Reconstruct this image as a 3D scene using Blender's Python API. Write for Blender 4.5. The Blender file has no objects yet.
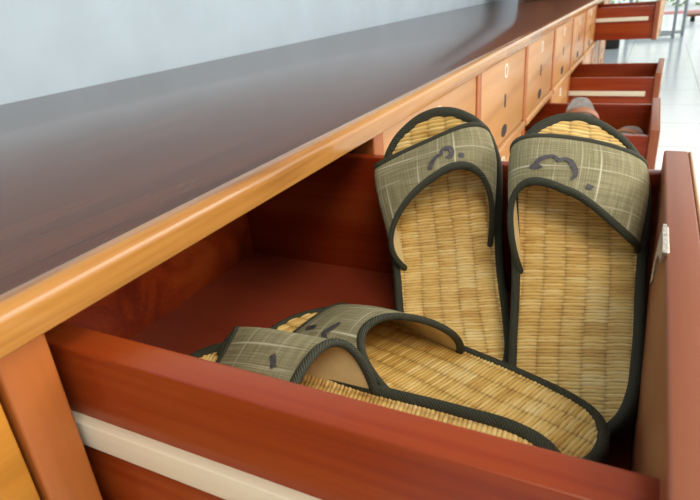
import bpy, bmesh, math, random
import numpy as np
from mathutils import Vector, Matrix

random.seed(7)
rng = np.random.default_rng(7)
sc = bpy.context.scene
S = 0.42            # one drawer column of the cabinet, in metres
ZF = 0.777          # height of the underside of the worktop edge above the tiles


def W(x, y, z):
    return Vector((x * S, y * S, z * S + ZF))


# ------------------------------------------------------------------ camera
CM = Matrix(((0.8935411066837384, 0.442457775960968, -0.07625881692023423),
             (-0.12172610528792949, 0.40222062993469854, 0.9074146351841402),
             (-0.4321655307377393, 0.8015295885658921, -0.41325932862496884)))
cam_d = bpy.data.cameras.new('camera')
cam = bpy.data.objects.new('camera', cam_d)
sc.collection.objects.link(cam)
rot = Matrix((CM[0], CM[1], -CM[2])).transposed()
cam.matrix_world = Matrix.Translation(W(0.5879846671726344, -0.27102044022209487, 0.32827010611754787)) @ rot.to_4x4()
cam_d.sensor_width = 36.0
cam_d.lens = 565.9718963166258 / 700 * 36
cam_d.clip_start = 0.01
cam_d.clip_end = 200
cam_d.dof.use_dof = True
cam_d.dof.focus_distance = 0.42
cam_d.dof.aperture_fstop = 18
sc.camera = cam

# ------------------------------------------------------------------ light
world = bpy.data.worlds.new('daylight')
sc.world = world
world.use_nodes = True
wn = world.node_tree
wn.nodes.clear()
wo = wn.nodes.new('ShaderNodeOutputWorld')
wb = wn.nodes.new('ShaderNodeBackground')
tc = wn.nodes.new('ShaderNodeTexCoord')
sx = wn.nodes.new('ShaderNodeSeparateXYZ')
rp = wn.nodes.new('ShaderNodeValToRGB')
rp.color_ramp.elements[0].position = 0.0
rp.color_ramp.elements[0].color = (1.0, 0.98, 0.94, 1)
rp.color_ramp.elements[1].position = 0.6
rp.color_ramp.elements[1].color = (0.80, 0.90, 1.0, 1)
wn.links.new(tc.outputs['Generated'], sx.inputs[0])
wn.links.new(sx.outputs['Z'], rp.inputs[0])
wn.links.new(rp.outputs[0], wb.inputs['Color'])
wb.inputs['Strength'].default_value = 1.9
wn.links.new(wb.outputs[0], wo.inputs['Surface'])


def area(name, loc, target, sx_, sy_, power, col):
    d = bpy.data.lights.new(name, 'AREA')
    d.shape = 'RECTANGLE'
    d.size, d.size_y = sx_, sy_
    d.energy = power
    d.color = col
    o = bpy.data.objects.new(name, d)
    sc.collection.objects.link(o)
    o.location = loc
    o.rotation_euler = (Vector(target) - Vector(loc)).to_track_quat('-Z', 'Y').to_euler()
    return o


# daylight falling in through the open veranda side of the room
area('veranda_daylight', (2.9, 1.3, 2.15), (0.0, 0.7, 0.7), 4.2, 1.5, 120, (1.0, 0.94, 0.84))
# added warm fill light overhead, no fixture; brightens the slippers and open drawer
area('added_overhead_fill', (1.05, -0.95, 2.55), (0.15, 0.25, 0.7), 0.9, 0.9, 30, (1.0, 0.87, 0.68))

sc.view_settings.view_transform = 'Standard'
sc.view_settings.look = 'None'
sc.view_settings.gamma = 1.0
sc.view_settings.use_curve_mapping = False
sc.view_settings.exposure = 0.0


# ------------------------------------------------------------------ materials
def new_mat(name):
    m = bpy.data.materials.new(name)
    m.use_nodes = True
    nt = m.node_tree
    nt.nodes.clear()
    out = nt.nodes.new('ShaderNodeOutputMaterial')
    b = nt.nodes.new('ShaderNodeBsdfPrincipled')
    nt.links.new(b.outputs[0], out.inputs[0])
    return m, nt, b


def node(nt, t, **kw):
    n = nt.nodes.new(t)
    for k, v in kw.items():
        setattr(n, k, v)
    return n


def ramp(nt, src, stops):
    r = node(nt, 'ShaderNodeValToRGB')
    cr = r.color_ramp
    while len(cr.elements) > 1:
        cr.elements.remove(cr.elements[-1])
    cr.elements[0].position = stops[0][0]
    cr.elements[0].color = (*stops[0][1], 1)
    for p, c in stops[1:]:
        e = cr.elements.new(p)
        e.color = (*c, 1)
    nt.links.new(src, r.inputs[0])
    return r.outputs[0]


def math_n(nt, op, a, b=None, c=None):
    n = node(nt, 'ShaderNodeMath', operation=op)
    for i, v in enumerate((a, b, c)):
        if v is None:
            continue
        if isinstance(v, (int, float)):
            n.inputs[i].default_value = v
        else:
            nt.links.new(v, n.inputs[i])
    return n.outputs[0]


def wood(name, cols, axis='Y', rough=0.3, scale=1.0, coat=0.0, contrast=1.0, bump=0.12, spec=0.5):
    """lacquered timber; grain runs along axis"""
    m, nt, b = new_mat(name)
    t = node(nt, 'ShaderNodeTexCoord')
    mp = node(nt, 'ShaderNodeMapping')
    s = {'X': (1.6, 26, 26), 'Y': (26, 1.6, 26), 'Z': (26, 26, 1.6)}[axis]
    mp.inputs['Scale'].default_value = tuple(v * scale for v in s)
    nt.links.new(t.outputs['Object'], mp.inputs[0])
    n1 = node(nt, 'ShaderNodeTexNoise')
    n1.inputs['Scale'].default_value = 1.0
    n1.inputs['Detail'].default_value = 6
    n1.inputs['Distortion'].default_value = 0.9
    nt.links.new(mp.outputs[0], n1.inputs['Vector'])
    mp2 = node(nt, 'ShaderNodeMapping')
    s2 = {'X': (7, 260, 260), 'Y': (260, 7, 260), 'Z': (260, 260, 7)}[axis]
    mp2.inputs['Scale'].default_value = s2
    nt.links.new(t.outputs['Object'], mp2.inputs[0])
    n2 = node(nt, 'ShaderNodeTexNoise')
    n2.inputs['Scale'].default_value = 1.0
    n2.inputs['Detail'].default_value = 3
    nt.links.new(mp2.outputs[0], n2.inputs['Vector'])
    f = math_n(nt, 'ADD', math_n(nt, 'MULTIPLY', n1.outputs['Fac'], 0.78), math_n(nt, 'MULTIPLY', n2.outputs['Fac'], 0.22))
    lo, hi = 0.5 - 0.2 / contrast, 0.5 + 0.2 / contrast
    k = len(cols)
    c = ramp(nt, f, [(lo + (hi - lo) * i / (k - 1), cc) for i, cc in enumerate(cols)])
    nt.links.new(c, b.inputs['Base Color'])
    b.inputs['Roughness'].default_value = rough
    b.inputs['Specular IOR Level'].default_value = spec
    if coat:
        b.inputs['Coat Weight'].default_value = coat
        b.inputs['Coat Roughness'].default_value = 0.07
    bp = node(nt, 'ShaderNodeBump')
    bp.inputs['Strength'].default_value = bump
    bp.inputs['Distance'].default_value = 0.0015
    nt.links.new(f, bp.inputs['Height'])
    nt.links.new(bp.outputs[0], b.inputs['Normal'])
    return m


def plain(name, col, rough=0.5, metal=0.0, var=0.12, scale=40.0, bump=0.0):
    m, nt, b = new_mat(name)
    t = node(nt, 'ShaderNodeTexCoord')
    n = node(nt, 'ShaderNodeTexNoise')
    n.inputs['Scale'].default_value = scale
    n.inputs['Detail'].default_value = 4
    nt.links.new(t.outputs['Object'], n.inputs['Vector'])
    lo = tuple(max(0, c * (1 - var)) for c in col)
    hi = tuple(min(1, c * (1 + var)) for c in col)
    c = ramp(nt, n.outputs['Fac'], [(0.3, lo), (0.7, hi)])
    nt.links.new(c, b.inputs['Base Color'])
    b.inputs['Roughness'].default_value = rough
    b.inputs['Metallic'].default_value = metal
    if bump:
        bp = node(nt, 'ShaderNodeBump')
        bp.inputs['Strength'].default_value = bump
        bp.inputs['Distance'].default_value = 0.002
        nt.links.new(n.outputs['Fac'], bp.inputs['Height'])
        nt.links.new(bp.outputs[0], b.inputs['Normal'])
    return m


M = {}
M['top'] = wood('worktop_brown_lacquer', [(0.040, 0.015, 0.010), (0.085, 0.031, 0.017), (0.060, 0.022, 0.013)], 'Y', 0.25, 0.5, 0.25, 1.2, 0.02, 0.6)
M['edge'] = wood('golden_edge_wood', [(0.22, 0.082, 0.016), (0.38, 0.168, 0.036), (0.44, 0.21, 0.052)], 'Y', 0.26, 1.3, 0.4, 1.6, 0.02, 0.3)
M['post'] = wood('red_brown_post_wood', [(0.23, 0.062, 0.012), (0.32, 0.092, 0.019), (0.36, 0.112, 0.025)], 'Z', 0.36, 1.0, 0.0, 0.8, 0.05, 0.3)
M['face'] = wood('orange_drawer_face_wood', [(0.33, 0.150, 0.050), (0.44, 0.215, 0.074), (0.48, 0.25, 0.095)], 'Y', 0.35, 0.7, 0.0, 0.9, 0.05)
M['gold'] = wood('yellow_drawer_face_wood', [(0.28, 0.10, 0.010), (0.42, 0.17, 0.017), (0.48, 0.20, 0.024)], 'Y', 0.4, 0.9, 0.0, 0.95, 0.05)
M['side'] = wood('red_lacquered_drawer_wood', [(0.115, 0.011, 0.0025), (0.215, 0.024, 0.0035), (0.27, 0.044, 0.007)], 'X', 0.30, 0.7, 0.0, 1.5, 0.04, 0.36)
M['base'] = wood('dark_red_drawer_bottom', [(0.175, 0.025, 0.011), (0.25, 0.041, 0.017), (0.29, 0.050, 0.020)], 'X', 0.32, 0.5, 0.0, 0.8, 0.04)
M['front'] = wood('pink_brown_drawer_front', [(0.19, 0.052, 0.022), (0.255, 0.075, 0.032), (0.29, 0.09, 0.04)], 'Y', 0.42, 0.5, 0.0, 0.8, 0.05, 0.5)
M['runner'] = wood('pale_runner_wood', [(0.54, 0.48, 0.36), (0.64, 0.58, 0.45), (0.70, 0.64, 0.51)], 'X', 0.5, 0.8, 0.0, 0.8, 0.06)
M['carcass'] = wood('carcass_dark_wood', [(0.10, 0.032, 0.012), (0.16, 0.05, 0.02), (0.18, 0.06, 0.022)], 'Y', 0.4, 0.8)
M['chest'] = wood('brown_chest_wood', [(0.17, 0.055, 0.022), (0.25, 0.085, 0.035), (0.30, 0.11, 0.045)], 'Z', 0.35, 0.6)
M['dark'] = plain('black_paint', (0.012, 0.010, 0.009), 0.6)
M['hole'] = plain('dark_slot', (0.014, 0.008, 0.006), 0.7)
M['plate'] = plain('white_painted_ring', (0.75, 0.73, 0.68), 0.5)
M['catch'] = plain('worn_pale_metal', (0.58, 0.53, 0.47), 0.42, 0.5, 0.35, 260, 0.5)
M['wall'] = plain('pale_blue_plaster', (0.36, 0.435, 0.50), 0.75, 0, 0.05, 9, 0.15)
M['ceil'] = plain('white_ceiling', (0.55, 0.54, 0.52), 0.8)
M['steel'] = plain('grey_steel', (0.33, 0.35, 0.36), 0.38, 0.5)
M['greysole'] = plain('grey_sandal_foam', (0.26, 0.25, 0.245), 0.65, 0, 0.2, 60, 0.2)
M['strapbrown'] = plain('tan_sandal_strap', (0.36, 0.16, 0.09), 0.55)
M['lining'] = plain('beige_vinyl_lining', (0.74, 0.58, 0.30), 0.42, 0, 0.06, 90)
M['sole'] = plain('dark_rubber', (0.025, 0.022, 0.018), 0.8)
M['mark'] = plain('dark_marker_ink', (0.058, 0.052, 0.058), 0.6, 0, 0.4, 400)
M['leaf'] = plain('pale_leaves', (0.20, 0.36, 0.10), 0.6, 0, 0.5, 6)
M['paving'] = plain('pale_yard_paving', (0.62, 0.60, 0.56), 0.7, 0, 0.1, 3)
M['kerb'] = plain('pink_red_kerb', (0.60, 0.22, 0.19), 0.7, 0, 0.1, 6)


def tile_mat():
    m, nt, b = new_mat('white_glazed_tiles')
    t = node(nt, 'ShaderNodeTexCoord')
    br = node(nt, 'ShaderNodeTexBrick')
    br.offset = 0.0
    br.inputs['Scale'].default_value = 1.0
    br.inputs['Brick Width'].default_value = 0.6
    br.inputs['Row Height'].default_value = 0.6
    br.inputs['Mortar Size'].default_value = 0.004
    br.inputs['Color1'].default_value = (0.76, 0.79, 0.78, 1)
    br.inputs['Color2'].default_value = (0.73, 0.76, 0.75, 1)
    br.inputs['Mortar'].default_value = (0.34, 0.34, 0.32, 1)
    mp = node(nt, 'ShaderNodeMapping')
    mp.inputs['Location'].default_value = (-0.63, -0.43, 0)
    nt.links.new(t.outputs['Object'], mp.inputs[0])
    nt.links.new(mp.outputs[0], br.inputs['Vector'])
    nt.links.new(br.outputs['Color'], b.inputs['Base Color'])
    b.inputs['Roughness'].default_value = 0.16
    return m


M['tile'] = tile_mat()


def straw_mat():
    m, nt, b = new_mat('woven_straw')
    uv = node(nt, 'ShaderNodeUVMap', uv_map='UVMap')
    s = node(nt, 'ShaderNodeSeparateXYZ')
    nt.links.new(uv.outputs[0], s.inputs[0])
    u, v = s.outputs[0], s.outputs[1]
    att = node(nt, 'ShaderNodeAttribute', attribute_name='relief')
    # each straw bundle a tone of its own
    k = math_n(nt, 'FLOOR', math_n(nt, 'DIVIDE', u, 0.0028))
    j = math_n(nt, 'FLOOR', math_n(nt, 'ADD', math_n(nt, 'DIVIDE', v, 0.0160), 0.5))
    cx = node(nt, 'ShaderNodeCombineXYZ')
    nt.links.new(k, cx.inputs[0])
    nt.links.new(j, cx.inputs[1])
    wnz = node(nt, 'ShaderNodeTexWhiteNoise', noise_dimensions='2D')
    nt.links.new(cx.outputs[0], wnz.inputs[0])
    n = node(nt, 'ShaderNodeTexNoise')
    n.inputs['Scale'].default_value = 28
    n.inputs['Detail'].default_value = 3
    nt.links.new(uv.outputs[0], n.inputs['Vector'])
    mp = node(nt, 'ShaderNodeMapping')
    mp.inputs['Scale'].default_value = (2600, 60, 1)
    nt.links.new(uv.outputs[0], mp.inputs[0])
    n2 = node(nt, 'ShaderNodeTexNoise')
    n2.inputs['Scale'].default_value = 1
    n2.inputs['Detail'].default_value = 2
    nt.links.new(mp.outputs[0], n2.inputs['Vector'])
    f = math_n(nt, 'ADD', math_n(nt, 'MULTIPLY', wnz.outputs['Value'], 0.20),
               math_n(nt, 'ADD', math_n(nt, 'MULTIPLY', n.outputs['Fac'], 0.50), math_n(nt, 'MULTIPLY', n2.outputs['Fac'], 0.30)))
    c = ramp(nt, f, [(0.24, (0.44, 0.23, 0.055)), (0.43, (0.66, 0.41, 0.105)), (0.56, (0.79, 0.55, 0.19)), (0.74, (0.87, 0.71, 0.36))])
    mx = node(nt, 'ShaderNodeMix', data_type='RGBA')
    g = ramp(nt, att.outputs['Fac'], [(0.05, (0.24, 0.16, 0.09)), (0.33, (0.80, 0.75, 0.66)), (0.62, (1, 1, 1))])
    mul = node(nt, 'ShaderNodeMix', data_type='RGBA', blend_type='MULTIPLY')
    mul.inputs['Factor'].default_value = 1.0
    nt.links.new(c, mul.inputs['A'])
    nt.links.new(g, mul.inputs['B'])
    nt.links.new(mul.outputs['Result'], b.inputs['Base Color'])
    b.inputs['Roughness'].default_value = 0.42
    bp = node(nt, 'ShaderNodeBump')
    bp.inputs['Strength'].default_value = 0.35
    bp.inputs['Distance'].default_value = 0.0008
    nt.links.new(n2.outputs['Fac'], bp.inputs['Height'])
    nt.links.new(bp.outputs[0], b.inputs['Normal'])
    return m


def cloth_mat():
    m, nt, b = new_mat('olive_linen_cloth')
    uv = node(nt, 'ShaderNodeUVMap', uv_map='UVMap')

    def threads(scale):
        mp = node(nt, 'ShaderNodeMapping')
        mp.inputs['Scale'].default_value = scale
        nt.links.new(uv.outputs[0], mp.inputs[0])
        n = node(nt, 'ShaderNodeTexNoise')
        n.inputs['Scale'].default_value = 1
        n.inputs['Detail'].default_value = 2
        nt.links.new(mp.outputs[0], n.inputs['Vector'])
        return n.outputs['Fac']
    a = threads((900, 25, 1))
    c = threads((22, 900, 1))
    pa = threads((330, 9, 1))      # slubs: pale thick threads both ways
    pc = threads((8, 330, 1))
    base = ramp(nt, math_n(nt, 'MULTIPLY', math_n(nt, 'ADD', a, c), 0.5),
                [(0.33, (0.150, 0.132, 0.072)), (0.5, (0.225, 0.203, 0.116)), (0.67, (0.32, 0.294, 0.18))])
    slub = math_n(nt, 'MAXIMUM', pa, pc)
    k = node(nt, 'ShaderNodeMapRange')
    k.inputs['From Min'].default_value = 0.60
    k.inputs['From Max'].default_value = 0.74
    nt.links.new(slub, k.inputs['Value'])
    mx = node(nt, 'ShaderNodeMix', data_type='RGBA')
    nt.links.new(k.outputs[0], mx.inputs['Factor'])
    nt.links.new(base, mx.inputs['A'])
    mx.inputs['B'].default_value = (0.50, 0.47, 0.35, 1)
    nt.links.new(mx.outputs['Result'], b.inputs['Base Color'])
    b.inputs['Roughness'].default_value = 0.85
    b.inputs['Specular IOR Level'].default_value = 0.15
    bp = node(nt, 'ShaderNodeBump')
    bp.inputs['Strength'].default_value = 0.5
    bp.inputs['Distance'].default_value = 0.0006
    nt.links.new(math_n(nt, 'ADD', math_n(nt, 'ADD', a, c), slub), bp.inputs['Height'])
    nt.links.new(bp.outputs[0], b.inputs['Normal'])
    return m


def tape_mat():
    m, nt, b = new_mat('dark_green_twill_tape')
    uv = node(nt, 'ShaderNodeUVMap', uv_map='UVMap')
    s = node(nt, 'ShaderNodeSeparateXYZ')
    nt.links.new(uv.outputs[0], s.inputs[0])
    ph = math_n(nt, 'MULTIPLY', math_n(nt, 'ADD', s.outputs[0], math_n(nt, 'MULTIPLY', s.outputs[1], 1.1)), 2 * math.pi / 0.0021)
    w = math_n(nt, 'ADD', math_n(nt, 'MULTIPLY', math_n(nt, 'SINE', ph), 0.5), 0.5)
    n = node(nt, 'ShaderNodeTexNoise')
    n.inputs['Scale'].default_value = 700
    nt.links.new(uv.outputs[0], n.inputs['Vector'])
    f = math_n(nt, 'ADD', math_n(nt, 'MULTIPLY', w, 0.7), math_n(nt, 'MULTIPLY', n.outputs['Fac'], 0.3))
    c = ramp(nt, f, [(0.15, (0.012, 0.0125, 0.006)), (0.55, (0.029, 0.030, 0.0155)), (0.9, (0.054, 0.056, 0.030))])
    nt.links.new(c, b.inputs['Base Color'])
    b.inputs['Roughness'].default_value = 0.75
    bp = node(nt, 'ShaderNodeBump')
    bp.inputs['Strength'].default_value = 0.7
    bp.inputs['Distance'].default_value = 0.0008
    nt.links.new(f, bp.inputs['Height'])
    nt.links.new(bp.outputs[0], b.inputs['Normal'])
    return m


M['straw'], M['cloth'], M['tape'] = straw_mat(), cloth_mat(), tape_mat()


# ------------------------------------------------------------------ builders
def link(name, me, mat, parent=None, smooth=True):
    me.materials.append(mat)
    if smooth:
        for p in me.polygons:
            p.use_smooth = True
    o = bpy.data.objects.new(name, me)
    sc.collection.objects.link(o)
    if parent is not None:
        o.parent = parent
    return o


def empty(name, loc, label, cat, group=None, kind=None):
    o = bpy.data.objects.new(name, None)
    o.empty_display_size = 0.05
    sc.collection.objects.link(o)
    o.location = loc
    tag(o, label, cat, group, kind)
    return o


def tag(o, label=None, cat=None, group=None, kind=None):
    for k, v in (('label', label), ('category', cat), ('group', group), ('kind', kind)):
        if v:
            o[k] = v
    return o


def origin_of(p):
    """world position of a (nested, unrotated) parent"""
    v = Vector((0, 0, 0))
    while p is not None:
        v += p.location
        p = p.parent
    return v


def boxes(name, blist, mat, parent=None, bevel=0.002, seg=2, smooth=True):
    """blist: (x0,x1,y0,y1,z0,z1) in column units; one mesh, origin at the parent's"""
    off = origin_of(parent)
    bm = bmesh.new()
    for (x0, x1, y0, y1, z0, z1) in blist:
        a, b = W(x0, y0, z0) - off, W(x1, y1, z1) - off
        r = bmesh.ops.create_cube(bm, size=1.0)
        for v in r['verts']:
            v.co = Vector(((a.x + b.x) / 2 + v.co.x * (b.x - a.x), (a.y + b.y) / 2 + v.co.y * (b.y - a.y), (a.z + b.z) / 2 + v.co.z * (b.z - a.z)))
    if bevel:
        bmesh.ops.bevel(bm, geom=list(bm.edges), offset=bevel, segments=seg, profile=0.5, affect='EDGES', clamp_overlap=True)
    bmesh.ops.recalc_face_normals(bm, faces=bm.faces)
    me = bpy.data.meshes.new(name)
    bm.to_mesh(me)
    bm.free()
    o = link(name, me, mat, parent, False)
    if smooth and bevel:
        for p in me.polygons:
            p.use_smooth = True
        try:
            me.set_sharp_from_angle(angle=math.radians(50))
        except Exception:
            pass
    return o


def grid_mesh(name, P, UV=None, closed_u=False, closed_v=False, flip=False, attr=None):
    """P: (n,m,3) array"""
    n, m = P.shape[:2]
    verts = P.reshape(-1, 3).tolist()
    faces, idx = [], []
    for i in range(n if closed_u else n - 1):
        for j in range(m if closed_v else m - 1):
            q = [(i, j), ((i + 1), j), ((i + 1), (j + 1)), (i, (j + 1))]
            if flip:
                q = q[::-1]
            faces.append([(a % n) * m + (b % m) for a, b in q])
            idx.append(q)
    me = bpy.data.meshes.new(name)
    me.from_pydata(verts, [], faces)
    if UV is not None:
        lay = me.uv_layers.new(name='UVMap')
        fl = []
        for q in idx:
            for a, b in q:
                fl += [float(UV[0][min(a, len(UV[0]) - 1)]) if UV[0].ndim == 1 else float(UV[0][a % n, b % m]),
                       float(UV[1][min(b, len(UV[1]) - 1)]) if UV[1].ndim == 1 else float(UV[1][a % n, b % m])]
        lay.data.foreach_set('uv', fl)
    if attr is not None:
        at = me.attributes.new('relief', 'FLOAT', 'POINT')
        at.data.foreach_set('value', attr.reshape(-1).astype(np.float32))
    me.update()
    return me


def tube(name, pts, r, mat, parent=None, seg=10, closed=False):
    off = np.array(origin_of(parent))
    p = np.array(pts, float) - off
    n = len(p)
    T = np.gradient(p, axis=0)
    T /= np.linalg.norm(T, axis=1)[:, None] + 1e-12
    ref = np.array([0, 0, 1.0])
    rings = []
    for i in range(n):
        a = np.cross(T[i], ref)
        if np.linalg.norm(a) < 0.1:
            a = np.cross(T[i], [1.0, 0, 0])
        a /= np.linalg.norm(a)
        b = np.cross(T[i], a)
        rr = r if np.isscalar(r) else r[i]
        rings.append([p[i] + rr * (math.cos(t) * a + math.sin(t) * b) for t in np.linspace(0, 2 * math.pi, seg, endpoint=False)])
    R = np.array(rings)
    # round the ends off
    R = np.concatenate([R[:1] * 0 + p[0], R, R[:1] * 0 + p[-1]], 0) if not closed else R
    me = grid_mesh(name, R, closed_v=True)
    return link(name, me, mat, parent)


# ------------------------------------------------------------------ setting
def slab(name, x0, x1, y0, y1, z0, z1, mat, kind='structure'):
    bm = bmesh.new()
    r = bmesh.ops.create_cube(bm, size=1.0)
    for v in r['verts']:
        v.co = Vector(((x0 + x1) / 2 + v.co.x * (x1 - x0), (y0 + y1) / 2 + v.co.y * (y1 - y0), (z0 + z1) / 2 + v.co.z * (z1 - z0)))
    me = bpy.data.meshes.new(name)
    bm.to_mesh(me)
    bm.free()
    o = link(name, me, mat, None, False)
    o['kind'] = kind
    return o


XW = -1.514 * S
floor = slab('floor', XW - 0.2, 4.2, -2.6, 14.2, -0.12, 0.0, M['tile'])
wall = slab('wall_left', XW - 0.16, XW, -2.6, 14.2, 0.0, 3.1, M['wall'])
ceil = slab('ceiling', XW - 0.16, 3.2, -2.6, 9.5, 3.0, 3.1, M['ceil'])
wb_ = slab('unseen_back_wall', XW - 0.16, 3.2, -2.76, -2.6, 0.0, 3.1, M['wall'])  # unseen wall behind the camera, added to limit the ambient light
kerb = slab('trim_1', XW - 0.2, 4.2, 14.2, 14.75, -0.12, 0.02, M['kerb'])
yard = slab('yard_ground', -8, 14, 14.75, 40, -0.14, -0.02, M['paving'])
apron = slab('yard_ground.001', 4.2, 14, -6, 14.75, -0.14, -0.02, M['paving'])

# ------------------------------------------------------------------ worktop
END = 9.06
top = empty('worktop', W(0, 0, 0), 'long glossy dark brown wooden worktop with golden front edge along the wall', 'worktop')
boxes('top_board', [(-1.512, -0.022, -6.0, END + .03, 0.002, 0.052)], M['top'], top, 0.0006, 1)


def edge_strip():
    off = origin_of(top)
    x0, x1, z0, z1 = -0.026, 0.010, 0.0, 0.0535
    prof = [(x0, z0 + .004), (x0, z1 - .001), (x0 + .003, z1)]
    r = 0.019
    for a in np.linspace(90, 0, 12):
        prof.append((x1 - r + r * math.cos(math.radians(a)), z1 - r + r * math.sin(math.radians(a))))
    r2 = 0.006
    for a in np.linspace(0, -90, 6):
        prof.append((x1 - r2 + r2 * math.cos(math.radians(a)), z0 + r2 + r2 * math.sin(math.radians(a))))
    prof.append((x0 + .003, z0))
    ys = np.linspace(-6.0, END + .03, 80)
    P = np.array([[list(W(px, y, pz) - off) for (px, pz) in prof] for y in ys])
    me = grid_mesh('edge_strip', P, closed_v=True)
    bm = bmesh.new()
    bm.from_mesh(me)
    bmesh.ops.holes_fill(bm, edges=[e for e in bm.edges if e.is_boundary])
    bmesh.ops.recalc_face_normals(bm, faces=bm.faces)
    bm.to_mesh(me)
    bm.free()
    o = link('edge_strip', me, M['edge'], top)
    o['label'] = 'golden rounded front edge strip'


edge_strip()

# ------------------------------------------------------------------ cabinet
cab = empty('drawer_cabinet', W(0, 0, -1.85), 'long wooden cabinet with rows of drawers, several pulled open, under the worktop', 'cabinet')
ROWS = [(-0.006, -0.395), (-0.452, -0.835), (-0.892, -1.275), (-1.332, -1.715)]
PW = 0.063
K0 = -3
boxes('back_board', [(-1.50, -1.47, K0, END, -1.85, -0.002)], M['carcass'], cab, 0.0)
for (ya_, yb_) in ((END - .04, END), (K0, K0 + .04)):
    boxes('end_panel', [(-1.47, -0.066, ya_, yb_, -1.85, -0.002)], M['carcass'], cab, 0.0)
boxes('base_board', [(-1.47, -0.066, K0 + .04, END - .04, -1.80, -1.77)], M['carcass'], cab, 0.0)
for k in range(K0, 10):
    boxes('post', [(-0.065, -0.004, k, k + PW, -1.80, -0.001)], M['post'], cab, 0.0022, 3)
for i, (zt, zb) in enumerate(ROWS):
    ztop = zb - 0.008
    zbot = (ROWS[i + 1][0] + 0.008) if i < 3 else -1.80
    for k in range(K0, 9):
        boxes('rail', [(-0.07, 0.006 if i == 0 else -0.006, k + PW + .001, k + .999, zbot, ztop)], M['face'], cab, 0.0012, 1)
boxes('plinth', [(-0.16, -0.10, K0, END, -1.85, -1.77)], M['carcass'], cab, 0.0)


def cyl_x(name, yc, zc, x0, x1, r, mat, parent, ry=None, ring=None, seg=28):
    """a disc (or ring) standing on a drawer face, axis along x, all in column units"""
    off = origin_of(parent)
    ry = ry or r
    ang = np.linspace(0, 2 * math.pi, seg, endpoint=False)

    def rg(f, x):
        return [list(W(x, yc + ry * f * math.cos(a), zc + r * f * math.sin(a)) - off) for a in ang]
    if ring:
        P = np.array([rg(1, x0), rg(1, x1), rg(ring, x1), rg(ring, x0)])
        me = grid_mesh(name, P, closed_u=True, closed_v=True)
    else:
        P = np.array([rg(1, x0), rg(1, x1), rg(0.9, x1 + .0005), rg(0.001, x1 + .0005)])
        me = grid_mesh(name, P, closed_v=True)
    bm = bmesh.new()
    bm.from_mesh(me)
    bmesh.ops.recalc_face_normals(bm, faces=bm.faces)
    bm.to_mesh(me)
    bm.free()
    return link(name, me, mat, parent, False)


def face_furniture(front, xf, y0, y1, zt, zb):
    yc = (y0 + y1) / 2
    cyl_x('number_ring', yc, zt - 0.058, xf - .002, xf + .003, 0.032, M['plate'], front, None, 0.80)
    boxes('key_slot', [(xf - .004, xf + .002, yc - .013, yc + .013, zt - .228, zt - .165)], M['hole'], front, 0.0004, 1)
    cyl_x('finger_hole', yc, zb + 0.048, xf - .004, xf + .0015, 0.030, M['hole'], front, 0.058)


for k in range(K0, 9):
    for i, (zt, zb) in enumerate(ROWS):
        opened = (i == 0 and k in (0, 7)) or (i == 1 and k in (3, 5))
        if opened:
            continue
        y0, y1 = k + PW + .006, k + 1 - .006
        dr = empty('drawer', W(-0.01, (y0 + y1) / 2, zb) - origin_of(cab), None, None)
        dr.parent = cab
        boxes('drawer_front', [(-0.058, -0.010, y0, y1, zb, zt)], M['gold'] if k < 0 else M['face'], dr, 0.0015, 2)
        if i < 2:
            for (a_, b_) in ((y0 + .02, y0 + .055), (y1 - .055, y1 - .02)):
                boxes('side_panel', [(-1.0, -0.058, a_, b_, zb + .01, zt - .04)], M['side'], dr, 0.0)
        if k >= 0:
            face_furniture(dr, -0.010, y0, y1, zt, zb)


def open_drawer(k, row, pull, y0=None, y1=None, rotz=0.0, runner=True, main=False):
    """a drawer pulled out of the cabinet: box sides, back, bottom, front and runners"""
    zt, zb = ROWS[row]
    y0 = k + PW + .012 if y0 is None else y0
    y1 = k + 1 - .006 if y1 is None else y1
    dr = empty('drawer', W(0, (y0 + y1) / 2, zb) - origin_of(cab), None, None)
    dr.parent = cab
    dr['label'] = {0: 'open drawer holding the straw slippers', 3: 'open drawer of the second row holding grey sandals',
                   5: 'open drawer of the second row farther along', 7: 'farthest open drawer of the top row'}[k]
    th = 0.045
    ya, yb = y0 + .018, y1 - .004        # outer faces of the box sides
    st = zt - 0.039                       # top of the sides
    xb = pull - 1.076                     # back of the box
    sb = zb + 0.012
    for (a, b) in ((ya, ya + th), (yb - .031, yb)):
        o = boxes('side_panel', [(xb, pull + .003, a, b, sb, st)], M['side'], dr, 0.0013, 3)
    boxes('back_panel', [(xb, xb + .035, ya + th - .002, yb - .031 + .002, sb, st - .05)], M['side'], dr, 0.001)
    boxes('bottom_panel', [(xb, pull + .004, ya + .02, yb - .02, -0.374 + zt + .006, -0.360 + zt + .006)], M['base'], dr, 0.0)
    if runner:
        boxes('runner', [(xb + .03, pull - .055, ya - .014, ya + .002, zt - .186, zt - .146)], M['runner'], dr, 0.0008)
        boxes('runner', [(xb + .03, pull - .055, yb - .002, yb + .014, zt - .186, zt - .146)], M['runner'], dr, 0.0008)
    boxes('front_veneer', [(pull + .0425, pull + .048, y0, y1, zb, zt)], M['face'], dr, 0.0012, 2)
    fr = boxes('drawer_front', [(pull, pull + .0425, y0, y1, zb, zt)], M['front'], dr, 0.0018, 3)
    face_furniture(dr, pull + .048, y0, y1, zt, zb)
    if rotz:
        dr.rotation_euler = (0, 0, rotz)
    return dr, fr


main, main_front = open_drawer(0, 0, 0.636, 0.068, 0.995)
dA, fA = open_drawer(3, 1, 0.636)
dB, fB = open_drawer(5, 1, 0.655, rotz=math.radians(-1.5))
dC, fC = open_drawer(7, 0, 0.60, rotz=math.radians(-3.0))


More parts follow.
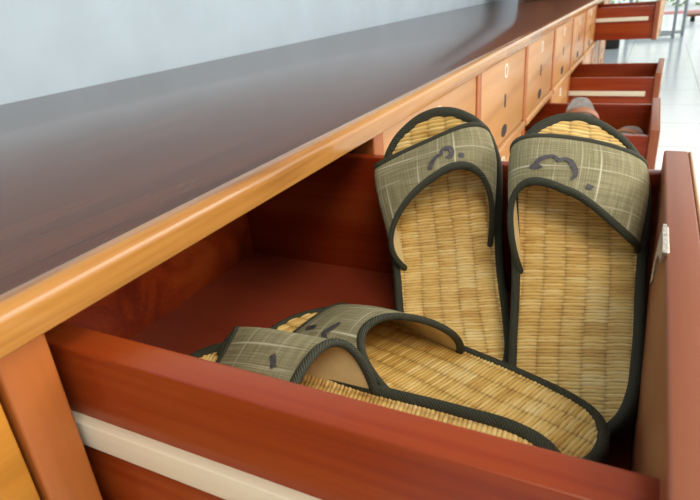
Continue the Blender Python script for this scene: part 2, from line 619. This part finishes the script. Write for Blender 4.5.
def lock_catch():
    """chipped pale metal catch let into the top inner edge of the slipper drawer's front"""
    off = origin_of(main)
    bm = bmesh.new()
    # plate on the inner face
    prof = [(0.480, -0.002), (0.580, -0.002), (0.588, -0.030), (0.640, -0.070), (0.655, -0.112), (0.640, -0.130),
            (0.622, -0.112), (0.606, -0.076), (0.570, -0.046), (0.530, -0.034), (0.490, -0.022)]
    fr_ = [bm.verts.new(W(0.6325 + 0.001 * math.sin(i * 2.3), y, z) - off) for i, (y, z) in enumerate(prof)]
    bk_ = [bm.verts.new(W(0.638, y, z) - off) for (y, z) in prof]
    bm.faces.new(fr_)
    bm.faces.new(bk_[::-1])
    n = len(prof)
    for i in range(n):
        bm.faces.new([fr_[i], bk_[i], bk_[(i + 1) % n], fr_[(i + 1) % n]])
    bmesh.ops.recalc_face_normals(bm, faces=bm.faces)
    me = bpy.data.meshes.new('lock_catch')
    bm.to_mesh(me)
    bm.free()
    o = link('lock_catch', me, M['catch'], main, False)
    o['label'] = 'chipped pale metal catch'
    boxes('catch_lip', [(0.6325, 0.641, 0.488, 0.578, -0.008, -0.0045)], M['catch'], main, 0.0008)


lock_catch()

# ------------------------------------------------------------------ straw slippers
U0 = np.array([0, .004, .012, .04, .08, .15, .3, .45, .6, .72, .82, .9, .95, .985, .996, 1])
W0 = np.array([0, .009, .0175, .0305, .038, .0425, .0445, .045, .0475, .051, .052, .046, .0355, .0195, .0095, 0])


def make_slipper(pose, sp, label, ink):
    x, y, z, hd, el, ro, L, ws, bend, twist = pose
    org = W(x, y, z)
    ch, sh_, ce, se = math.cos(hd), math.sin(hd), math.cos(el), math.sin(el)
    du = np.array([ch * ce, sh_ * ce, se])
    dv = np.array([-sh_, ch, 0.0])
    dw = np.cross(du, dv)
    v2 = math.cos(ro) * dv + math.sin(ro) * dw
    w2 = np.cross(du, v2)
    RM = np.array([du, v2, w2]).T

    def shape(uvw):
        s = np.asarray(uvw, float)
        sh = s.shape
        s = s.reshape(-1, 3)
        t = s[:, 0] / L
        base = L * bend * ((t - .5) ** 2 - .25)
        r = twist * (t - .5)
        out = s.copy()
        out[:, 1] = s[:, 1] * np.cos(r) - s[:, 2] * np.sin(r)
        out[:, 2] = base + s[:, 1] * np.sin(r) + s[:, 2] * np.cos(r)
        return (out @ RM.T).reshape(sh)

    def hw(u):
        return np.interp(np.asarray(u) / L, U0, W0) * ws

    root = empty('straw_slipper', org, label, 'slipper', 'woven straw slippers in the open drawer')

    # outline, evenly resampled and smoothed
    uu = np.concatenate([np.linspace(0, .06, 24)[:-1], np.linspace(.06, .88, 40)[:-1], np.linspace(.88, 1, 26)])
    pts = [(a * L, b) for a, b in zip(uu, np.interp(uu, U0, W0) * ws)]
    pts = pts + [(a, -b) for a, b in pts[::-1][1:-1]]
    pts = np.array(pts)

    def resample(p, n):
        q = np.vstack([p, p[:1]])
        d = np.concatenate([[0], np.cumsum(np.linalg.norm(np.diff(q, axis=0), axis=1))])
        s = np.linspace(0, d[-1], n, endpoint=False)
        return np.stack([np.interp(s, d, q[:, 0]), np.interp(s, d, q[:, 1])], 1), d[-1]
    ol, per = resample(pts, 300)
    for _ in range(14):
        ol = 0.5 * ol + 0.25 * (np.roll(ol, 1, 0) + np.roll(ol, -1, 0))
    tg = np.roll(ol, -1, 0) - np.roll(ol, 1, 0)
    tg /= np.linalg.norm(tg, axis=1)[:, None]
    nr = np.stack([-tg[:, 1], tg[:, 0]], 1)
    if (nr[75] * (ol[75] - ol.mean(0))).sum() < 0:
        nr = -nr
    prof = [(-.0052, .0008), (-.0045, .0024), (-.0025, .0031), (-.0006, .0030), (.0010, .0020), (.0020, 0.0), (.0024, -.004), (.0022, -.0085), (.0014, -.0115), (-.003, -.0125), (-.0052, -.012)]
    P = np.array([[(o[0] + n[0] * d, o[1] + n[1] * d, h) for d, h in prof] for o, n in zip(ol, nr)])
    pl = np.concatenate([[0], np.cumsum([math.dist(prof[i], prof[i + 1]) for i in range(len(prof) - 1)])])
    me = grid_mesh('edge_binding', shape(P), (np.linspace(0, per, 301), np.concatenate([pl, [pl[-1] + .008]])), True, True)
    fixn(me)
    link('edge_binding', me, M['tape'], root)

    # woven straw footbed: real relief of straws passing over and under the warps
    nu, nv = 500, 80
    u = np.linspace(.0032, L - .0032, nu)
    hwi = np.interp(u, *edge_fun(ol))
    hwi = np.maximum(hwi - .0036, .0006)
    sv = np.linspace(-1, 1, nv)
    UU = np.repeat(u[:, None], nv, 1)
    VV = sv[None, :] * hwi[:, None]
    pitch, cw = .0028, .0160
    vj = VV / cw + .5 + 0.05 * np.sin(UU * 60)
    col = np.floor(vj)
    fr = vj - col
    kk = np.floor(UU / pitch + 0.06 * np.sin(vj * 5))
    fu = UU / pitch + 0.06 * np.sin(vj * 5) - kk
    over = np.where((kk + col) % 2 < 1, 1.0, 0.72)
    blend = np.clip(np.sin(math.pi * fr), 0, 1) ** 0.45
    rr = rng.uniform(.8, 1.15, (int(kk.max()) + 2,))
    hgt = (np.sin(math.pi * fu) ** .6) * (0.18 + 0.82 * over * blend) * rr[kk.astype(int)]
    P = np.stack([UU, VV, .0004 + .0013 * hgt], 2)
    me = grid_mesh('footbed', shape(P), (UU, VV), flip=False, attr=np.clip(hgt, 0, 1))
    link('footbed', me, M['straw'], root)

    # outsole: a slab that follows the sole's bend, its rim under the binding
    us = np.linspace(.003, L - .003, 70)
    hs = np.maximum(np.interp(us, *edge_fun(ol)) - .003, .0006)
    ring = []
    for fv, hgt_ in ((1, -.0125), (.985, -.0148), (.5, -.0150), (0, -.0150), (-.5, -.0150), (-.985, -.0148), (-1, -.0125), (-.98, -.002), (-.5, -.0012), (0, -.0012), (.5, -.0012), (.98, -.002)):
        ring.append(np.stack([us, hs * fv, np.full(70, hgt_)], 1))
    me = grid_mesh('outsole', shape(np.stack(ring, 1)), closed_v=True)
    bm = bmesh.new()
    bm.from_mesh(me)
    bmesh.ops.holes_fill(bm, edges=[e for e in bm.edges if e.is_boundary])
    bmesh.ops.recalc_face_normals(bm, faces=bm.faces)
    bm.to_mesh(me)
    bm.free()
    link('outsole', me, M['sole'], root)

    # strap
    nth, nt_ = 72, 22
    th = np.linspace(0, math.pi, nth)
    ef = edge_fun(ol)

    (ufl, ufr, ufm, crest, fl_, fr_, lb, lf, hf, hb, ev, eh, bul, sk, bulr, o_f, o_b) = sp

    def strap(theta, t, off=0.0):
        """the arched strap: theta runs across from the left foot to the right, t from its front edge to its back edge"""
        theta, t = np.asarray(theta, float), np.asarray(t, float)
        sn = np.clip(np.sin(theta), 0, 1)
        cs = np.cos(theta)
        f0 = np.where(cs > 0, ufl, ufr)
        b0 = np.where(cs > 0, fl_, fr_)
        u1 = L * (f0 + (ufm - f0) * sn ** 1.2 + lf * cs * sn)
        u2 = L * (b0 + (crest - b0) * sn ** 1.15 + lb * cs * sn)
        uq = u1 + (u2 - u1) * t
        h = hf + (hb - hf) * np.clip(t, 0, 1) ** .9 + .004 * np.sin(math.pi * t)
        half = np.interp(uq, *ef) + o_f + (o_b - o_f) * t
        v = half * np.sign(cs) * np.abs(cs) ** ev + np.where(cs > 0, bul, -bulr) * 2 * sn * np.abs(cs) + sk * sn
        w = .001 + h * sn ** eh
        q = np.stack([uq, v, w], -1)
        if off:
            q = q + off * np.stack([0 * sn, cs, sn], -1)
        return q

    TH, TT = np.meshgrid(th, np.linspace(0, 1, nt_), indexing='ij')
    P0 = strap(TH, TT)
    mid = P0[:, nt_ // 2]
    arc = np.concatenate([[0], np.cumsum(np.linalg.norm(np.diff(mid, axis=0), axis=1))])
    UVs = (np.repeat(arc[:, None], nt_, 1), P0[:, :, 0])
    top_ = strap(TH, TT, .0013)
    me = grid_mesh('strap', shape(top_), UVs)
    link('strap', me, M['cloth'], root)
    me = grid_mesh('strap_lining', shape(strap(TH, TT, -.0010)), UVs, flip=True)
    link('strap_lining', me, M['lining'], root)
    for tt in (0.0, 1.0):
        c = strap(th, np.full(nth, tt))
        e = strap(th, np.full(nth, abs(tt - .06)))
        Td = e - c
        Td /= np.linalg.norm(Td, axis=1)[:, None]
        Tg = np.gradient(c, axis=0)
        Tg /= np.linalg.norm(Tg, axis=1)[:, None]
        Nn = np.cross(Tg, Td)
        Nn /= np.linalg.norm(Nn, axis=1)[:, None]
        angs = np.linspace(0, 2 * math.pi, 12, endpoint=False)
        rng_ = np.array([[c[i] + Td[i] * (.0012 + .0033 * math.cos(a)) + Nn[i] * .0026 * math.sin(a) for a in angs] for i in range(nth)])
        d = np.concatenate([[0], np.cumsum(np.linalg.norm(np.diff(c, axis=0), axis=1))])
        me = grid_mesh('strap_binding', shape(rng_), (d, np.linspace(0, .018, 13)), closed_v=True)
        fixn(me)
        link('strap_binding', me, M['tape'], root)

    # the figure 3 and its dot inked on the strap: ribbons lying on the cloth
    def ribbon(line, wid, n=60, taper=True):
        line = np.array(line, float)
        q = strap(line[:, 0], line[:, 1])
        d = np.concatenate([[0], np.cumsum(np.linalg.norm(np.diff(q, axis=0), axis=1))])
        s_ = np.linspace(0, d[-1], n)
        a_, t_ = np.interp(s_, d, line[:, 0]), np.interp(s_, d, line[:, 1])
        for _ in range(2):
            a_[1:-1] = .5 * a_[1:-1] + .25 * (a_[2:] + a_[:-2])
            t_[1:-1] = .5 * t_[1:-1] + .25 * (t_[2:] + t_[:-2])
        c = strap(a_, t_)
        N = np.cross(strap(a_ + .01, t_) - c, strap(a_, t_ + .01) - c)
        N /= np.linalg.norm(N, axis=1)[:, None]
        N *= np.where(N[:, 2:3] < 0, -1, 1)
        T = np.gradient(c, axis=0)
        T /= np.linalg.norm(T, axis=1)[:, None] + 1e-12
        Sd = np.cross(N, T)
        k = np.arange(n)
        wd = wid * (1 + .2 * np.sin(k * .16 + 1)) * np.clip(np.minimum(k + 4, n + 3 - k) / 8, .5, 1)
        if not taper:
            wd = np.full(n, wid)
        return np.array([[c[i] + N[i] * .0021 + Sd[i] * wd[i] * f for f in (-1, -.4, .4, 1)] for i in range(n)])
    P1, P2 = ribbon(ink[0], .0019), ribbon(ink[1], .0021, 16, False)
    blob = ribbon(ink[2], .0019, 16)
    for nm, P, lb in (('ink_figure', P1, 'dark inked figure 3'), ('ink_blot', blob, None), ('ink_dot', P2, 'dark inked dot')):
        me = grid_mesh(nm, shape(P))
        fixn(me)
        o = link(nm, me, M['mark'], root)
        if lb:
            o['label'] = lb
    return root


def edge_fun(ol):
    half = ol[ol[:, 1] > 0]
    i = np.argsort(half[:, 0])
    return half[i, 0], half[i, 1]


def fixn(me):
    bm = bmesh.new()
    bm.from_mesh(me)
    bmesh.ops.recalc_face_normals(bm, faces=bm.faces)
    bm.to_mesh(me)
    bm.free()


R3 = [(1.14, .723), (1.185, .616), (1.269, .553), (1.353, .509), (1.399, .541), (1.414, .591), (1.437, .553), (1.482, .509), (1.536, .535), (1.574, .648), (1.581, .742), (1.559, .824)]
L3 = [(1.528, .792), (1.559, .686), (1.604, .629), (1.658, .597), (1.703, .629), (1.703, .547), (1.764, .503), (1.833, .553), (1.856, .66), (1.833, .755), (1.764, .755)]
make_slipper((0.5423, 0.4475, -0.3215, 1.7023, 0.6522, -0.147, 0.27, 1.0244, 0.4115, 0.8112),
             (0.8433, 0.851, 0.8785, 0.6705, 0.499, 0.5725, 0.1346, 0.0107, 0.0188, 0.0387, 0.8408, 0.7115, 0.0088, 0.0075, 0.0044, -0.0015, -0.0053),
             'straw slipper marked 3 leaning upright, the one beside the drawer front',
             (R3, [(1.703, .818), (1.78, .805)], [(1.063, .73), (1.239, .748)]))
make_slipper((0.3574, 0.5352, -0.3351, 1.9984, 0.7894, -0.0791, 0.2473, 1.0616, 0.8842, -0.3883),
             (0.8626, 0.8866, 0.889, 0.7307, 0.4681, 0.5334, -0.1245, -0.054, 0.0156, 0.0397, 1.006, 0.8279, 0.015, 0.0016, 0.0076, -0.0032, -0.0093),
             'straw slipper marked 3 leaning upright, nearer the cabinet, its toe turned to the left',
             (L3, [(1.947, .767), (2.031, .786)], [(1.522, .80), (1.555, .74)]))
make_slipper((0.593, 0.3514, -0.2456, 2.8209, -0.0494, 0.0934, 0.2697, 1.0788, -0.064, -0.0224),
             (0.8477, 0.8793, 0.8259, 0.5287, 0.3576, 0.4408, 0.121, -0.0469, 0.016, 0.0386, 1.0644, 1.1109, 0.0018, 0.0058, -0.0026, -0.0041, -0.0075),
             'straw slipper lying flat in front of the two upright ones, most of its footbed showing',
             ([(.60, .80), (.70, .66), (.80, .56), (.896, .528), (1.002, .61), (1.117, .673)], [(1.015, .21), (1.022, .36)], [(.58, .82), (.64, .76)]))
make_slipper((0.5783, 0.1867, -0.204, 3.0705, -0.0684, -0.5168, 0.2761, 1.053, 0.1575, 0.0349),
             (0.86, 0.8796, 0.8163, 0.5364, 0.48, 0.4348, 0.0122, 0.0107, 0.0169, 0.0409, 0.6101, 0.8917, 0.004, -0.0173, 0.009, -0.0083, -0.0029),
             'straw slipper lying nearest the camera, half hidden behind the near drawer side',
             ([(a_ - .50, t_) for a_, t_ in R3], [(1.775, .662), (1.665, .746)], [(.563, .73), (.739, .748)]))


# ------------------------------------------------------------------ grey sandals in the far drawers
def sandal(loc, rz, ry, label, rx=0.0, straps=True):
    root = empty('grey_sandal', loc, label, 'sandal', 'grey sandals in the far drawers')
    n = 40
    a = np.linspace(0, 2 * math.pi, n, endpoint=False)
    cx = np.cos(a)
    px = .125 * cx
    py = (.040 + .007 * cx) * np.sign(np.sin(a)) * np.abs(np.sin(a)) ** .75
    P = []
    for s, h in ((.05, .0), (.94, 0), (1.0, .004), (1.0, .020), (.96, .026), (.90, .024), (.05, .022)):
        P.append(np.stack([px * s, py * s, np.full(n, h) + .010 * (px / .125) ** 2], 1))
    me = grid_mesh('sandal_sole', np.array(P), closed_v=True)
    fixn(me)
    link('sandal_sole', me, M['greysole'], root)
    if straps:
        for x0, x1, h in ((.055, .035, .045), (.010, -.012, .050)):
            th = np.linspace(0, math.pi, 24)
            P = np.array([[(x0 + (x1 - x0) * t, .045 * math.cos(b), .012 + h * math.sin(b)) for t in (0, .5, 1)] for b in th])
            me = grid_mesh('sandal_strap', P)
            o = link('sandal_strap', me, M['strapbrown'], root)
            md = o.modifiers.new('thickness', 'SOLIDIFY')
            md.thickness = .003
    root.rotation_euler = (rx, ry, rz)
    return root


zA = -0.345 - 0.446
sandal(W(0.25, 3.55, zA + .165), math.radians(100), math.radians(-31), 'grey sandal standing up in the open second-row drawer, toe above the slippers')
sandal(W(0.505, 3.45, zA + .072), math.radians(82), math.radians(-12), 'grey sandal with tan straps in the corner of the open second-row drawer')
sandal(W(0.16, 5.50, zA + .03), math.radians(85), 0, 'grey sandal lying flat in the farther open second-row drawer')

# ------------------------------------------------------------------ far end of the room
chest = empty('wooden_chest', W(-0.6, 8.5, 0.055), 'brown wooden chest standing on the far end of the worktop', 'chest')
boxes('chest_body', [(-1.05, -0.12, 7.95, 9.0, 0.056, 1.9)], M['chest'], chest, 0.004)
boxes('chest_door', [(-1.02, -0.60, 7.925, 7.95, 0.12, 1.85)], M['chest'], chest, 0.003)
boxes('chest_door', [(-0.58, -0.15, 7.925, 7.95, 0.12, 1.85)], M['chest'], chest, 0.003)

binr = empty('black_crate', W(-0.45, 19.7, -1.85), 'black box standing on the tiles past the cabinet end', 'box')
boxes('crate_body', [(-0.72, -0.30, 19.5, 20.1, -1.845, -1.30)], M['dark'], binr, 0.006)
boxes('crate_rim', [(-0.74, -0.28, 19.48, 20.12, -1.33, -1.28)], M['dark'], binr, 0.006)

tb = empty('steel_table', W(1.3, 22.6, -1.85), 'grey steel framed table standing at the far open end', 'table')
for (lx, ly) in ((1.17, 22.2), (1.46, 22.9), (-0.2, 22.2), (-0.2, 22.9)):
    boxes('leg', [(lx - .05, lx + .05, ly - .05, ly + .05, -1.848, -0.05)], M['steel'], tb, 0.004)
boxes('crossbar', [(-0.2, 1.46, 22.86, 22.94, -1.78, -1.68)], M['steel'], tb, 0.003)
boxes('crossbar', [(-0.2, 1.17, 22.16, 22.24, -1.78, -1.68)], M['steel'], tb, 0.003)
boxes('table_top', [(-0.35, 1.62, 22.05, 23.05, -0.05, 0.02)], M['steel'], tb, 0.004)

be = empty('low_bench', W(2.1, 29, -1.85), 'low brown wooden bench lying on the bright tiles', 'bench')
boxes('bench_seat', [(1.72, 3.2, 28.4, 29.2, -1.64, -1.54)], M['chest'], be, 0.01)
for lx in (1.9, 2.9):
    boxes('leg', [(lx, lx + .15, 28.5, 29.1, -1.848, -1.64)], M['dark'], be, 0.006)


def hedge(name, x0, x1, y, h, label):
    bm = bmesh.new()
    n = 5200
    for i in range(n):
        px, pz = random.uniform(x0, x1), random.uniform(0, h)
        py = y + random.uniform(-.5, .5) * (1.2 - pz / h)
        s = random.uniform(.05, .12)
        d = Vector((random.gauss(0, 1), random.gauss(0, 1), random.gauss(0, 1))).normalized()
        e = d.orthogonal().normalized()
        f = d.cross(e)
        c = Vector((px, py, pz))
        vs = [bm.verts.new(c + e * s * a + f * s * b * .5) for a, b in ((-1, 0), (0, -1), (1, 0), (0, 1))]
        bm.faces.new(vs)
    me = bpy.data.meshes.new(name)
    bm.to_mesh(me)
    bm.free()
    o = link(name, me, M['leaf'], None, False)
    o['kind'] = 'stuff'
    tag(o, label, 'hedge')


hedge('garden_hedge', -5, 8, 17.5, 2.6, 'pale green leafy hedge growing in the yard beyond the tiles')
